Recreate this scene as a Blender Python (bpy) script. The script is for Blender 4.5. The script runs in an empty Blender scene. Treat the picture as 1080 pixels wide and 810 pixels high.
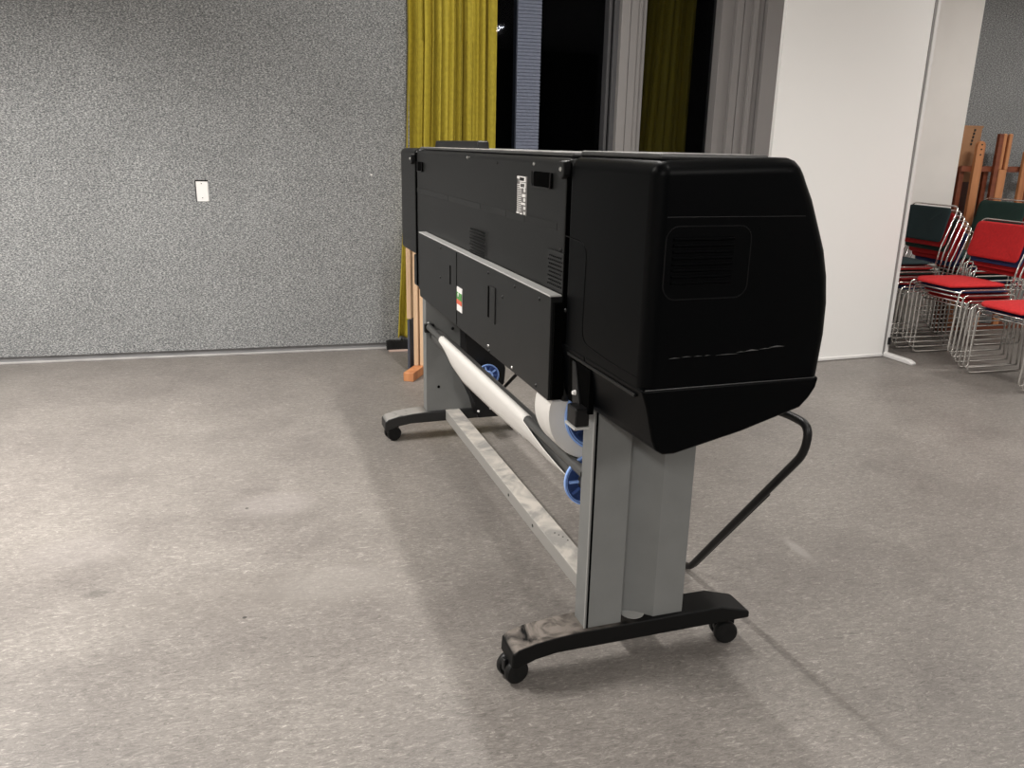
import bpy, bmesh, math, random
from mathutils import Vector, Matrix
random.seed(7)
C = bpy.context.scene.collection
R = math.radians

# ------------------------------------------------------------ helpers
def cleanup(bm, smooth_deg=None):
    bmesh.ops.recalc_face_normals(bm, faces=bm.faces)

def obj(name, bm, mat, parent=None, smooth=False, bevel=0, seg=2, angle=35):
    cleanup(bm)
    me = bpy.data.meshes.new(name)
    bm.to_mesh(me); bm.free()
    if smooth:
        for p in me.polygons: p.use_smooth = True
    o = bpy.data.objects.new(name, me); C.objects.link(o)
    for m in (mat if isinstance(mat, (list, tuple)) else [mat]): me.materials.append(m)
    if parent is not None: o.parent = parent
    if bevel:
        b = o.modifiers.new('bevel', 'BEVEL'); b.width = bevel; b.segments = seg
        b.limit_method = 'ANGLE'; b.angle_limit = R(angle)
        for p in me.polygons: p.use_smooth = True
        w = o.modifiers.new('wn', 'WEIGHTED_NORMAL'); w.keep_sharp = True
    elif smooth:
        me.set_sharp_from_angle(angle=R(38))
    return o

def tag(o, label=None, cat=None, group=None, kind=None):
    if label: o['label'] = label
    if cat: o['category'] = cat
    if group: o['group'] = group
    if kind: o['kind'] = kind
    return o

def empty(name, loc=(0, 0, 0), rz=0, label=None, cat=None, group=None):
    o = bpy.data.objects.new(name, None); C.objects.link(o)
    o.empty_display_size = .1
    o.location = loc; o.rotation_euler = (0, 0, rz)
    tag(o, label, cat, group)
    return o

def box(bm, a, b, mi=0):
    (x0, y0, z0), (x1, y1, z1) = a, b
    v = [bm.verts.new(p) for p in ((x0,y0,z0),(x1,y0,z0),(x1,y1,z0),(x0,y1,z0),(x0,y0,z1),(x1,y0,z1),(x1,y1,z1),(x0,y1,z1))]
    for f in ((0,3,2,1),(4,5,6,7),(0,1,5,4),(1,2,6,5),(2,3,7,6),(3,0,4,7)):
        fc = bm.faces.new([v[i] for i in f]); fc.material_index = mi
    return bm

def B(a, b): return box(bmesh.new(), a, b)

def prism(bm, loop0, loop1, mi=0):
    """two matching closed loops of 3-d points, joined and capped"""
    a = [bm.verts.new(p) for p in loop0]; b = [bm.verts.new(p) for p in loop1]
    n = len(a)
    for i in range(n):
        f = bm.faces.new((a[i], a[(i+1) % n], b[(i+1) % n], b[i])); f.material_index = mi
    bm.faces.new(a).material_index = mi; bm.faces.new(list(reversed(b))).material_index = mi
    return bm

def tube(bm, pts, r, n=8, closed=False, cap=True):
    pts = [Vector(p) for p in pts]; rings = []; prev = None; m = len(pts)
    for i, p in enumerate(pts):
        if closed: d = (pts[(i+1) % m] - pts[i-1])
        else: d = (pts[min(i+1, m-1)] - pts[max(i-1, 0)])
        d.normalize()
        if prev is None:
            up = Vector((0, 0, 1)) if abs(d.z) < .9 else Vector((1, 0, 0))
            x = d.cross(up).normalized()
        else:
            x = (prev - d * prev.dot(d)).normalized()
        prev = x; y = d.cross(x)
        rr = r[i] if isinstance(r, (list, tuple)) else r
        rings.append([bm.verts.new(p + x*math.cos(2*math.pi*k/n)*rr + y*math.sin(2*math.pi*k/n)*rr) for k in range(n)])
    for i in range(m if closed else m-1):
        a, b = rings[i], rings[(i+1) % m]
        for k in range(n): bm.faces.new((a[k], a[(k+1) % n], b[(k+1) % n], b[k]))
    if cap and not closed:
        bm.faces.new(list(reversed(rings[0]))); bm.faces.new(rings[-1])
    return bm

def fillet(pts, rad, n=5):
    """round the corners of a polyline"""
    pts = [Vector(p) for p in pts]; out = [pts[0]]
    for i in range(1, len(pts)-1):
        p = pts[i]; a = (pts[i-1]-p); b = (pts[i+1]-p)
        rr = min(rad, a.length*.48, b.length*.48)
        a = p + a.normalized()*rr; b = p + b.normalized()*rr
        for k in range(n+1):
            t = k/n; out.append(a*(1-t)**2 + p*2*t*(1-t) + b*t*t)
    out.append(pts[-1]); return out

def lathe(bm, prof, axis='x', c=(0, 0, 0), n=32):
    """prof: (pos along axis, radius)"""
    c = Vector(c); rings = []
    for (h, r) in prof:
        ring = []
        for k in range(n):
            a = 2*math.pi*k/n; p, q = r*math.cos(a), r*math.sin(a)
            v = {'x': (h, p, q), 'y': (p, h, q), 'z': (p, q, h)}[axis]
            ring.append(bm.verts.new(c + Vector(v)))
        rings.append(ring)
    for a, b in zip(rings, rings[1:]):
        for k in range(n): bm.faces.new((a[k], a[(k+1) % n], b[(k+1) % n], b[k]))
    bm.faces.new(list(reversed(rings[0]))); bm.faces.new(rings[-1])
    return bm

def grid(bm, rows, thick=None):
    """surface through rows of 3-d points"""
    vs = [[bm.verts.new(p) for p in r] for r in rows]
    for r0, r1 in zip(vs, vs[1:]):
        for i in range(len(r0)-1): bm.faces.new((r0[i], r0[i+1], r1[i+1], r1[i]))
    return bm

# ------------------------------------------------------------ materials
def new_mat(name):
    m = bpy.data.materials.new(name); m.use_nodes = True
    return m, m.node_tree, m.node_tree.nodes['Principled BSDF']
def nd(nt, t, **kw):
    n = nt.nodes.new(t)
    for k, v in kw.items():
        if k in n.inputs: n.inputs[k].default_value = v
        else: setattr(n, k, v)
    return n
def lk(nt, a, b): nt.links.new(a, b)

def plain(name, col, rough=.5, metal=0, spec=.5, var=.0, scale=20, bump=0, bscale=200, coat=0, sheen=0):
    m, nt, b = new_mat(name)
    b.inputs['Base Color'].default_value = (*col, 1); b.inputs['Roughness'].default_value = rough
    b.inputs['Metallic'].default_value = metal; b.inputs['Specular IOR Level'].default_value = spec
    if coat: b.inputs['Coat Weight'].default_value = coat
    if sheen: b.inputs['Sheen Weight'].default_value = sheen
    tc = nd(nt, 'ShaderNodeTexCoord')
    if var:
        n = nd(nt, 'ShaderNodeTexNoise', Scale=scale, Detail=5.0)
        lk(nt, tc.outputs['Object'], n.inputs['Vector'])
        r = nd(nt, 'ShaderNodeMapRange'); r.inputs[1].default_value = .3; r.inputs[2].default_value = .7
        r.inputs[3].default_value = 1-var; r.inputs[4].default_value = 1+var
        lk(nt, n.outputs['Fac'], r.inputs[0])
        mx = nd(nt, 'ShaderNodeVectorMath', operation='SCALE'); mx.inputs[0].default_value = col
        lk(nt, r.outputs[0], mx.inputs['Scale']); lk(nt, mx.outputs[0], b.inputs['Base Color'])
    if bump:
        n2 = nd(nt, 'ShaderNodeTexNoise', Scale=bscale, Detail=3.0)
        lk(nt, tc.outputs['Object'], n2.inputs['Vector'])
        bp = nd(nt, 'ShaderNodeBump', Strength=bump, Distance=.002)
        lk(nt, n2.outputs['Fac'], bp.inputs['Height']); lk(nt, bp.outputs[0], b.inputs['Normal'])
    return m

def ramp(nt, stops):
    r = nd(nt, 'ShaderNodeValToRGB'); e = r.color_ramp.elements
    while len(e) < len(stops): e.new(.5)
    for el, (p, c) in zip(e, stops): el.position = p; el.color = (*c, 1)
    return r

def felt_mat():
    m, nt, b = new_mat('grey_felt'); b.inputs['Roughness'].default_value = .95
    b.inputs['Specular IOR Level'].default_value = .15
    tc = nd(nt, 'ShaderNodeTexCoord'); mp = nd(nt, 'ShaderNodeMapping'); mp.inputs['Scale'].default_value = (.6, .6, 1.25)
    lk(nt, tc.outputs['Object'], mp.inputs[0])
    n = nd(nt, 'ShaderNodeTexNoise', Scale=140.0, Detail=4.0, Roughness=.85); lk(nt, mp.outputs[0], n.inputs['Vector'])
    r = ramp(nt, [(.34, (.035, .037, .040)), (.5, (.205, .212, .216)), (.66, (.56, .56, .55))])
    lk(nt, n.outputs['Fac'], r.inputs[0])
    n2 = nd(nt, 'ShaderNodeTexNoise', Scale=2.5, Detail=4.0); lk(nt, tc.outputs['Object'], n2.inputs['Vector'])
    r2 = ramp(nt, [(.3, (.93, .93, .93)), (.7, (1.06, 1.06, 1.06))]); lk(nt, n2.outputs['Fac'], r2.inputs[0])
    mx = nd(nt, 'ShaderNodeMix', data_type='RGBA', blend_type='MULTIPLY'); mx.inputs[0].default_value = 1
    lk(nt, r.outputs[0], mx.inputs[6]); lk(nt, r2.outputs[0], mx.inputs[7]); lk(nt, mx.outputs[2], b.inputs['Base Color'])
    bp = nd(nt, 'ShaderNodeBump', Strength=.5, Distance=.003); lk(nt, n.outputs['Fac'], bp.inputs['Height']); lk(nt, bp.outputs[0], b.inputs['Normal'])
    return m

def floor_mat():
    m, nt, b = new_mat('linoleum')
    tc = nd(nt, 'ShaderNodeTexCoord'); mp = nd(nt, 'ShaderNodeMapping')
    mp.inputs['Rotation'].default_value = (0, 0, R(14)); mp.inputs['Scale'].default_value = (.33, 1, 1)
    lk(nt, tc.outputs['Object'], mp.inputs[0])
    a = nd(nt, 'ShaderNodeTexNoise', Scale=95.0, Detail=6.0, Roughness=.85, Distortion=1.6); lk(nt, mp.outputs[0], a.inputs['Vector'])
    ra = ramp(nt, [(.30, (.060, .053, .049)), (.44, (.150, .137, .126)), (.55, (.196, .180, .166)), (.68, (.40, .372, .345))])
    lk(nt, a.outputs['Fac'], ra.inputs[0])
    c = nd(nt, 'ShaderNodeTexNoise', Scale=2.2, Detail=6.0, Roughness=.62); lk(nt, tc.outputs['Object'], c.inputs['Vector'])
    rc = ramp(nt, [(.3, (.80, .79, .79)), (.7, (1.12, 1.12, 1.11))]); lk(nt, c.outputs['Fac'], rc.inputs[0])
    mx = nd(nt, 'ShaderNodeMix', data_type='RGBA', blend_type='MULTIPLY'); mx.inputs[0].default_value = 1
    lk(nt, ra.outputs[0], mx.inputs[6]); lk(nt, rc.outputs[0], mx.inputs[7]); col = mx.outputs[2]
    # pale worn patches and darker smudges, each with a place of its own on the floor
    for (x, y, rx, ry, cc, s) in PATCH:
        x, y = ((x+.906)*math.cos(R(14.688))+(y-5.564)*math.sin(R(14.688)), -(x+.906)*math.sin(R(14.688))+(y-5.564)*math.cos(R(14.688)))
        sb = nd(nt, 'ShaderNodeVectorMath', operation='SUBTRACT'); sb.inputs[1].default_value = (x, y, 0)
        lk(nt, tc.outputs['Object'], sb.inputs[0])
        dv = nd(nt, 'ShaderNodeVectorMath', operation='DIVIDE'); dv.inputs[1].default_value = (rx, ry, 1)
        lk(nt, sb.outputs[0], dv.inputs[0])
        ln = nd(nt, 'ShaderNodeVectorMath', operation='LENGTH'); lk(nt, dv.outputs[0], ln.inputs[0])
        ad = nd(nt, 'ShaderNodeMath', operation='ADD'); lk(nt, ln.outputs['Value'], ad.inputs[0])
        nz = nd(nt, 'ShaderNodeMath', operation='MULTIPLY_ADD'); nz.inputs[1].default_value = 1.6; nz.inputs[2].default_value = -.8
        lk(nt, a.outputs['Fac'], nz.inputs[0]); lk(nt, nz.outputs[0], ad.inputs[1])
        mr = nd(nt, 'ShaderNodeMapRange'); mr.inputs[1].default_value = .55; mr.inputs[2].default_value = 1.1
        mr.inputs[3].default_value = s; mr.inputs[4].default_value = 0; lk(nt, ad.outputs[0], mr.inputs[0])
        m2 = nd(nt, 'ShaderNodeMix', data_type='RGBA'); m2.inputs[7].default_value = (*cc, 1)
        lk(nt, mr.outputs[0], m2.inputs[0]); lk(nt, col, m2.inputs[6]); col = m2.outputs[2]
    # tiny dark specks
    v = nd(nt, 'ShaderNodeTexVoronoi', Scale=2.6); lk(nt, tc.outputs['Object'], v.inputs['Vector'])
    mr = nd(nt, 'ShaderNodeMapRange'); mr.inputs[1].default_value = .014; mr.inputs[2].default_value = .022
    mr.inputs[3].default_value = .85; mr.inputs[4].default_value = 0; lk(nt, v.outputs['Distance'], mr.inputs[0])
    m3 = nd(nt, 'ShaderNodeMix', data_type='RGBA'); m3.inputs[7].default_value = (.02, .018, .016, 1)
    lk(nt, mr.outputs[0], m3.inputs[0]); lk(nt, col, m3.inputs[6]); lk(nt, m3.outputs[2], b.inputs['Base Color'])
    rr = nd(nt, 'ShaderNodeMapRange'); rr.inputs[3].default_value = .38; rr.inputs[4].default_value = .52
    lk(nt, c.outputs['Fac'], rr.inputs[0]); lk(nt, rr.outputs[0], b.inputs['Roughness'])
    b.inputs['Specular IOR Level'].default_value = .4
    bp = nd(nt, 'ShaderNodeBump', Strength=.12, Distance=.002); lk(nt, a.outputs['Fac'], bp.inputs['Height']); lk(nt, bp.outputs[0], b.inputs['Normal'])
    return m

def wood_mat(name, c0, c1, axis='z', rough=.5, scale=18):
    m, nt, b = new_mat(name); b.inputs['Roughness'].default_value = rough
    tc = nd(nt, 'ShaderNodeTexCoord'); mp = nd(nt, 'ShaderNodeMapping')
    mp.inputs['Scale'].default_value = {'z': (1, 1, .08), 'x': (.08, 1, 1)}[axis]
    lk(nt, tc.outputs['Object'], mp.inputs[0])
    n = nd(nt, 'ShaderNodeTexNoise', Scale=scale, Detail=6.0, Distortion=.6); lk(nt, mp.outputs[0], n.inputs['Vector'])
    r = ramp(nt, [(.3, c0), (.7, c1)]); lk(nt, n.outputs['Fac'], r.inputs[0]); lk(nt, r.outputs[0], b.inputs['Base Color'])
    return m

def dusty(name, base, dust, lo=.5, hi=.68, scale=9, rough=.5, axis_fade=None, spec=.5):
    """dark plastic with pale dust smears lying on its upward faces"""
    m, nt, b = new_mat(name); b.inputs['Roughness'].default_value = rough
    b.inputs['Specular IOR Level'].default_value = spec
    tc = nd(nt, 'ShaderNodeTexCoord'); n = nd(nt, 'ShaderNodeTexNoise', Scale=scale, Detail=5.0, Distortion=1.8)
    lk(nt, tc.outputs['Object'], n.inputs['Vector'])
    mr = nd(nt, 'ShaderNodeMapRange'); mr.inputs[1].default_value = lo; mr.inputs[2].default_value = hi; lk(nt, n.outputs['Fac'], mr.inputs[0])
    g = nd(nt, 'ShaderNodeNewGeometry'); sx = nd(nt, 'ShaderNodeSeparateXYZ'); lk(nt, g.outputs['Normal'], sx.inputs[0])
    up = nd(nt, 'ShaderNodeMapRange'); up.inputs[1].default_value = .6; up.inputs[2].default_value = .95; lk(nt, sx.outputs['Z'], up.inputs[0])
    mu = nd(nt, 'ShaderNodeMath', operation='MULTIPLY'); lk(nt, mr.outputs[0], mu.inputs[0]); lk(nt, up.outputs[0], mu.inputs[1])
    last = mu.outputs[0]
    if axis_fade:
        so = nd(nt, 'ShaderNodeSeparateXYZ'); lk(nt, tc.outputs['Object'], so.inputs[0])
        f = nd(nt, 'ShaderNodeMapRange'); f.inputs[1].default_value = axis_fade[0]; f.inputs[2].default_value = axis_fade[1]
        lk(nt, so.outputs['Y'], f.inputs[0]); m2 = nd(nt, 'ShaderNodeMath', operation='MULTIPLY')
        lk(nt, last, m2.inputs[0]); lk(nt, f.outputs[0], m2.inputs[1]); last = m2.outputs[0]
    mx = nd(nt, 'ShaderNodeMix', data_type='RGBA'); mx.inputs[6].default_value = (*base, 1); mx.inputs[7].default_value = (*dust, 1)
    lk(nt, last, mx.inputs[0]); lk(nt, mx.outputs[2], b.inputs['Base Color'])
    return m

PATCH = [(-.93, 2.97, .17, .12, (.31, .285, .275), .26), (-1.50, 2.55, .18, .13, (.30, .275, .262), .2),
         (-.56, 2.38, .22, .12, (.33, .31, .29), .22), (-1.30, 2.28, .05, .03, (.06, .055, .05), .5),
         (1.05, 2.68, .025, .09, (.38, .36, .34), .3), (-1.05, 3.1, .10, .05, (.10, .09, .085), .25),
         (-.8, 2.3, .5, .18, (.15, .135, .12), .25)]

M = {}
M['felt'] = felt_mat()
M['floor'] = floor_mat()
M['white_wall'] = plain('white_paint', (.80, .775, .745), .6, var=.03, scale=3)
M['panel_white'] = plain('white_laminate', (.86, .85, .835), .45)
M['alu_white'] = plain('white_aluminium', (.74, .73, .72), .35)
M['alu_grey'] = plain('grey_aluminium', (.30, .295, .29), .4, metal=.3)
M['frame_light'] = plain('light_grey_frame', (.33, .316, .312), .5)
M['frame_dark'] = plain('dark_grey_frame', (.085, .085, .09), .5)
M['ceiling'] = plain('ceiling_paint', (.7, .7, .69), .9)
M['skirt'] = plain('grey_skirting', (.20, .20, .205), .5, var=.15, scale=6)
M['skirt_light'] = plain('light_grey_skirting_strip', (.36, .35, .345), .45, var=.15, scale=8)
M['body'] = plain('black_textured_plastic', (.0045, .0047, .0047), .38, spec=.26, var=.12, scale=6, bump=.12, bscale=700)
M['cap'] = plain('black_smooth_plastic', (.0009, .0011, .0014), .38, spec=.055, bump=.05, bscale=600)
M['sheet_metal'] = plain('charcoal_sheet_metal', (.010, .0104, .0106), .42, spec=.30, var=.15, scale=9, bump=.06, bscale=500)
M['ledge'] = plain('lit_ledge_pale_metal', (.46, .46, .45), .4)  # rear plate ledge: its brightly lit top is painted in as a paler colour
M['gap'] = plain('black_recess', (.0012, .0012, .0012), .9, spec=.02)
M['black'] = plain('black_plastic', (.005, .005, .0055), .4, spec=.3)
M['rubber'] = plain('black_rubber', (.005, .005, .005), .45, spec=.25)
M['stand'] = plain('grey_powder_coated_steel', (.165, .169, .166), .48, var=.05, scale=12, bump=.05, bscale=900)
M['stand_in'] = plain('grey_steel_channel', (.30, .30, .29), .45)
M['beam'] = dusty('dusty_aluminium_beam', (.27, .26, .245), (.50, .465, .42), .40, .62, 7, .45)
M['top'] = dusty('dust_and_sheen_top_cover', (.05, .05, .05), (.42, .41, .40), .30, .60, 10, .35)  # pale cover is dust plus the lid's whitish reflection painted into the colour
M['foot'] = dusty('dusty_black_foot', (.004, .004, .004), (.20, .175, .155), .34, .58, 11, .55, axis_fade=(-.20, .03), spec=.15)
M['foot_far'] = dusty('grey_dusty_black_foot', (.012, .012, .012), (.27, .26, .245), .25, .45, 8, .45, axis_fade=(-.06, .0))
M['paper'] = plain('white_paper', (.66, .64, .61), .6)
M['rod'] = plain('dark_grey_rod', (.06, .06, .058), .4)
M['blue'] = plain('blue_plastic', (.30, .48, .92), .35)
M['blue_dark'] = plain('dark_blue_plastic', (.05, .10, .30), .4)
M['chrome'] = plain('chrome', (.75, .74, .72), .16, metal=1)
M['screw'] = plain('steel_screw', (.5, .5, .48), .3, metal=.8)
M['red'] = plain('red_fabric', (.46, .010, .012), .85, var=.12, scale=60, bump=.3, bscale=500)
M['teal'] = plain('dark_teal_fabric', (.008, .024, .028), .85, bump=.3, bscale=500)
M['green'] = plain('dark_green_fabric', (.006, .030, .024), .85, bump=.3, bscale=500)
M['navy'] = plain('navy_fabric', (.015, .035, .13), .85, bump=.3, bscale=500)
M['curtain'] = plain('mustard_curtain', (.42, .335, .030), .8, var=.12, scale=40, bump=.2, bscale=600)
M['wood'] = wood_mat('orange_pine', (.34, .12, .045), (.58, .26, .11))
M['wood_dark'] = wood_mat('dark_stained_wood', (.13, .03, .012), (.22, .06, .025), 'x')
M['wood_pale'] = wood_mat('pale_pine', (.50, .33, .20), (.66, .46, .30))
M['hardboard'] = wood_mat('brown_hardboard', (.26, .12, .055), (.38, .20, .10), rough=.7, scale=4)
M['brownboard'] = plain('dark_brown_board', (.06, .018, .010), .6)
M['slate'] = plain('slate_blue_board', (.045, .05, .068), .6)
M['bristle'] = plain('black_bristles', (.004, .004, .004), .9, bump=1, bscale=300)
M['white'] = plain('white_plastic', (.80, .785, .77), .4)
M['ink'] = plain('black_print', (.01, .01, .01), .6)
M['greyink'] = plain('grey_print', (.16, .155, .15), .6)
M['stgreen'] = plain('green_print', (.08, .25, .07), .5)
M['stred'] = plain('red_print', (.60, .12, .07), .5)
M['pinkwood'] = plain('pale_pink_wood', (.62, .46, .40), .6)
M['ribbed'] = plain('blue_grey_render', (.20, .225, .30), .7, var=.1, scale=50)
M['night'] = plain('night_wall', (.002, .002, .003), .9)
def glass_mat():
    m = bpy.data.materials.new('window_glass'); m.use_nodes = True; nt = m.node_tree; nt.nodes.clear()
    o = nd(nt, 'ShaderNodeOutputMaterial'); t = nd(nt, 'ShaderNodeBsdfTransparent'); t.inputs[0].default_value = (.62, .63, .64, 1)
    g = nd(nt, 'ShaderNodeBsdfGlossy', Roughness=.02); g.inputs[0].default_value = (.35, .36, .4, 1); fr = nd(nt, 'ShaderNodeFresnel', IOR=1.3); mx = nd(nt, 'ShaderNodeMixShader')
    lk(nt, fr.outputs[0], mx.inputs[0]); lk(nt, t.outputs[0], mx.inputs[1]); lk(nt, g.outputs[0], mx.inputs[2]); lk(nt, mx.outputs[0], o.inputs[0])
    return m
M['glass'] = glass_mat()
def lamp_mat():
    m, nt, b = new_mat('lamp_diffuser'); b.inputs['Emission Color'].default_value = (1, .95, .88, 1)
    b.inputs['Emission Strength'].default_value = 4.0; return m
M['lamp'] = lamp_mat()

# ------------------------------------------------------------ camera
F, PITCH, ROLL, H = 858.49, .2847, -.0202, 1.3865
cam_d = bpy.data.cameras.new('camera'); cam = bpy.data.objects.new('camera', cam_d); C.objects.link(cam)
c, s = math.cos(PITCH), math.sin(PITCH); cr, sr = math.cos(ROLL), math.sin(ROLL)
Xv = Vector((1, 0, 0)); U = Vector((0, s, c)); D = Vector((0, c, -s))
rt = Xv*cr - U*sr; up = Xv*sr + U*cr
cam.matrix_world = Matrix(((rt.x, up.x, -D.x, 0), (rt.y, up.y, -D.y, 0), (rt.z, up.z, -D.z, H), (0, 0, 0, 1)))
cam_d.sensor_fit = 'HORIZONTAL'; cam_d.sensor_width = 36; cam_d.lens = F/1080*36; cam_d.clip_start = .05
bpy.context.scene.camera = cam

# ------------------------------------------------------------ the room (wall frame: s along the wall, d out into the room)
TH = R(14.688); O = Vector((-.906, 5.564, 0))
def place(o):                      # objects in wall coordinates are built as (s, -d, z)
    o.location = O; o.rotation_euler = (0, 0, TH); return o
def W(s_, d, z): return (s_, -d, z)
def wbox(bm, s0, s1, d0, d1, z0, z1, mi=0): return box(bm, (s0, -d1, z0), (s1, -d0, z1), mi)
def WB(*a): return wbox(bmesh.new(), *a)
S0, S1, DB, HC = -4.6, 6.4, 11.5, 3.3

place(tag(obj('floor', WB(S0, S1, -1.6, DB, -.1, 0), M['floor']), kind='structure'))
place(tag(obj('ceiling', WB(S0, S1, -.5, DB, HC, HC+.1), M['ceiling']), kind='structure'))
# floor texture uses object space = wall frame; convert patch list is done in that frame below
bm = bmesh.new()                   # felt pinboard wall with the cut-out round the socket plate
h0, h1, g0, g1 = -1.156, -1.0765, 1.007, 1.142
wbox(bm, S0, h0, 0, .022, .047, HC); wbox(bm, h1, .20, 0, .022, .047, HC)
wbox(bm, h0, h1, 0, .022, .047, g0); wbox(bm, h0, h1, 0, .022, g1, HC)
place(tag(obj('wall_left', bm, M['felt']), kind='structure'))
bm = bmesh.new(); wbox(bm, S0, .20, -.12, 0, 0, HC)
place(tag(obj('wall_behind_felt', bm, M['gap']), kind='structure')).name = 'wall_core'
bm = bmesh.new(); wbox(bm, S0, .165, 0, .008, .012, .046)
place(tag(obj('baseboard_left', bm, M['skirt']), kind='structure'))
bm = bmesh.new(); wbox(bm, S0, .165, 0, .024, .0, .014)
place(tag(obj('trim_1', bm, M['skirt_light'], bevel=.003), kind='structure'))
place(tag(obj('wall_right', WB(4.05, 4.46, -.35, .12, 0, HC), M['white_wall'], bevel=.004), kind='structure'))
place(tag(obj('wall_far_right', WB(4.46, S1, -.12, 0, 0, HC), M['felt']), kind='structure')).name = 'wall_back'
place(tag(obj('wall_east', WB(S1, S1+.1, -.5, DB, 0, HC), M['white_wall']), kind='structure'))
place(tag(obj('wall_west', WB(S0-.1, S0, -.5, DB, 0, HC), M['white_wall']), kind='structure'))
place(tag(obj('wall_south', WB(S0, S1, DB, DB+.1, 0, HC), M['night']), kind='structure'))
# window wall: sill, lintel, posts, dark panes and night beyond
place(tag(obj('wall_under_windows', WB(.2, 4.05, -.3, -.12, 0, .75), M['white_wall']), kind='structure')).name = 'wall_below_windows'
place(tag(obj('window_sill', WB(.2, 4.05, -.32, -.06, .75, .79), M['frame_light']), kind='structure')).name = 'trim_2'
def post(n, parts, mat):
    bm = bmesh.new()
    for a in parts: wbox(bm, *a)
    place(tag(obj('trim_%d' % n, bm, mat, bevel=.004), kind='structure'))
post(3, [(1.625, 1.648, -.26, -.17, .79, HC), (1.665, 1.72, -.30, -.17, .79, HC)], M['frame_dark'])
post(4, [(1.70, 1.765, -.30, -.12, .79, HC), (1.772, 1.83, -.30, -.135, .79, HC), (1.83, 1.87, -.30, -.155, .79, HC), (1.87, 1.915, -.3, -.19, .79, HC)], M['frame_light'])
post(5, [(2.48, 2.575, -.30, -.16, .79, HC), (2.575, 2.63, -.30, -.12, .79, HC), (2.638, 2.70, -.30, -.13, .79, HC), (2.70, 2.74, -.30, -.10, .79, HC),
         (2.745, 2.79, -.30, -.12, .79, HC), (2.795, 3.10, -.30, -.08, .79, HC)], M['frame_light'])
place(tag(obj('trim_6', WB(3.10, 4.05, -.30, -.12, .75, HC), M['white_wall']), kind='structure'))
bm = bmesh.new()                   # ribbed pier outside between two panes
wbox(bm, .985, 1.15, -.34, -.22, .79, HC)
z = .80
while z < HC - .03:
    wbox(bm, .983, 1.152, -.225, -.214, z, z+.012); z += .022
place(tag(obj('trim_7', bm, M['ribbed']), kind='structure'))
for i, (a, b_) in enumerate(((.2, .985), (1.15, 1.67), (1.915, 2.50))):
    r_ = place(empty('window_%d' % (i+1))); r_['kind'] = 'structure'
    obj('pane', WB(a, b_, -.262, -.256, .79, HC), M['glass'], r_)
    bm = bmesh.new(); wbox(bm, a, b_, -.275, -.24, .79, .82)
    obj('window_frame', bm, M['frame_dark'], r_)
place(tag(obj('wall_outside', WB(-.3, 4.3, -1.55, -1.45, 0, HC), M['night']), kind='structure')).name = 'wall_outside'

def curtain(name, s0, s1, dc, z0, z1, folds, amp, label, seed):
    rnd = random.Random(seed); bm = bmesh.new(); rows = []
    N = 220; ph = [rnd.uniform(-.35, .35) for _ in range(folds+2)]; am = [rnd.uniform(.55, 1.1) for _ in range(folds+2)]
    for z in [z0, z0+.03, z0+.035, z0+.3, (z0+z1)*.4, (z0+z1)*.6, z1]:
        row = []
        for i in range(N+1):
            t = i/N; f = t*folds; k = int(f); fr = f-k
            w = math.sin(2*math.pi*(f + .3*math.sin(f*1.7+z*.35) + ph[k]*math.sin(math.pi*fr)))
            w = w*am[k] + .25*math.sin(13*f+z)
            wid = 1 + (.02 if z < 1 else 0)
            x = s0 + (s1-s0)*(t*wid) + .012*math.cos(2*math.pi*f)
            row.append(W(x - .105*(1-min(1, (z-z0)/1.6))*(1-t), dc + amp*w, z))
        rows.append(row)
    grid(bm, rows)
    o = obj(name, bm, M['curtain'], smooth=True)
    sm = o.modifiers.new('thick', 'SOLIDIFY'); sm.thickness = .003
    place(o); tag(o, label, 'curtain'); return o
curtain('curtain', .185, .755, .055, .092, HC-.03, 11, .042, 'mustard yellow curtain hanging at the end of the grey felt wall', 3)
curtain('curtain', 1.94, 2.36, -.36, .80, HC-.03, 7, .03, 'dark olive-looking curtain behind the glass between two light grey window posts', 5)

# socket plate
r_ = place(empty('socket_plate', label='white blank socket plate set in a cut-out of the grey felt wall', cat='socket plate'))
obj('plate', WB(-1.151, -1.078, .002, .012, 1.009, 1.134), M['white'], r_, bevel=.002)
for z in (1.032, 1.120):
    bm = bmesh.new(); lathe(bm, [(-.016, .003), (-.0125, .003)], 'y', (-1.117, 0, z), 10); 
    for v in bm.verts: v.co.y = -.0155 if v.co.y < -.014 else -.0115
    obj('screw', bm, M['ink'], r_)

# broom head on the floor under the curtain
r_ = place(empty('broom_head', (0, 0, 0), label='broom head with black bristles lying under the mustard curtain', cat='broom'))
bm = bmesh.new(); rnd = random.Random(4)
wbox(bm, .012, .33, .055, .105, .014, .072)
for i in range(520):
    x = rnd.uniform(.012, .33); d = rnd.uniform(.055, .108); z0 = rnd.uniform(.02, .06)
    dx, dd, dz = rnd.uniform(-.006, .006), rnd.uniform(-.004, .012), rnd.uniform(.010, .026)
    a = [W(x, d, z0), W(x+.004, d, z0), W(x+.004+dx, d+dd, z0+dz), W(x+dx, d+dd, z0+dz)]
    bm.faces.new([bm.verts.new(p) for p in a])
tag(obj('bristles', bm, M['bristle'], r_), kind='stuff')
obj('block', WB(.022, .33, .050, .112, 0.0, .014), M['pinkwood'], r_, bevel=.003)

# small marks on the felt
for i, (x0, z0, x1, z1, m_) in enumerate([(-.05, 1.262, -.035, 1.272, 'white')]):
    o = place(tag(obj('wall_hook', WB(-.063, -.05, .022, .028, 1.18, 1.19), M['white'], bevel=.002), 'tiny white pin stuck in the grey felt wall near the mustard curtain', 'pin'))

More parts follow.
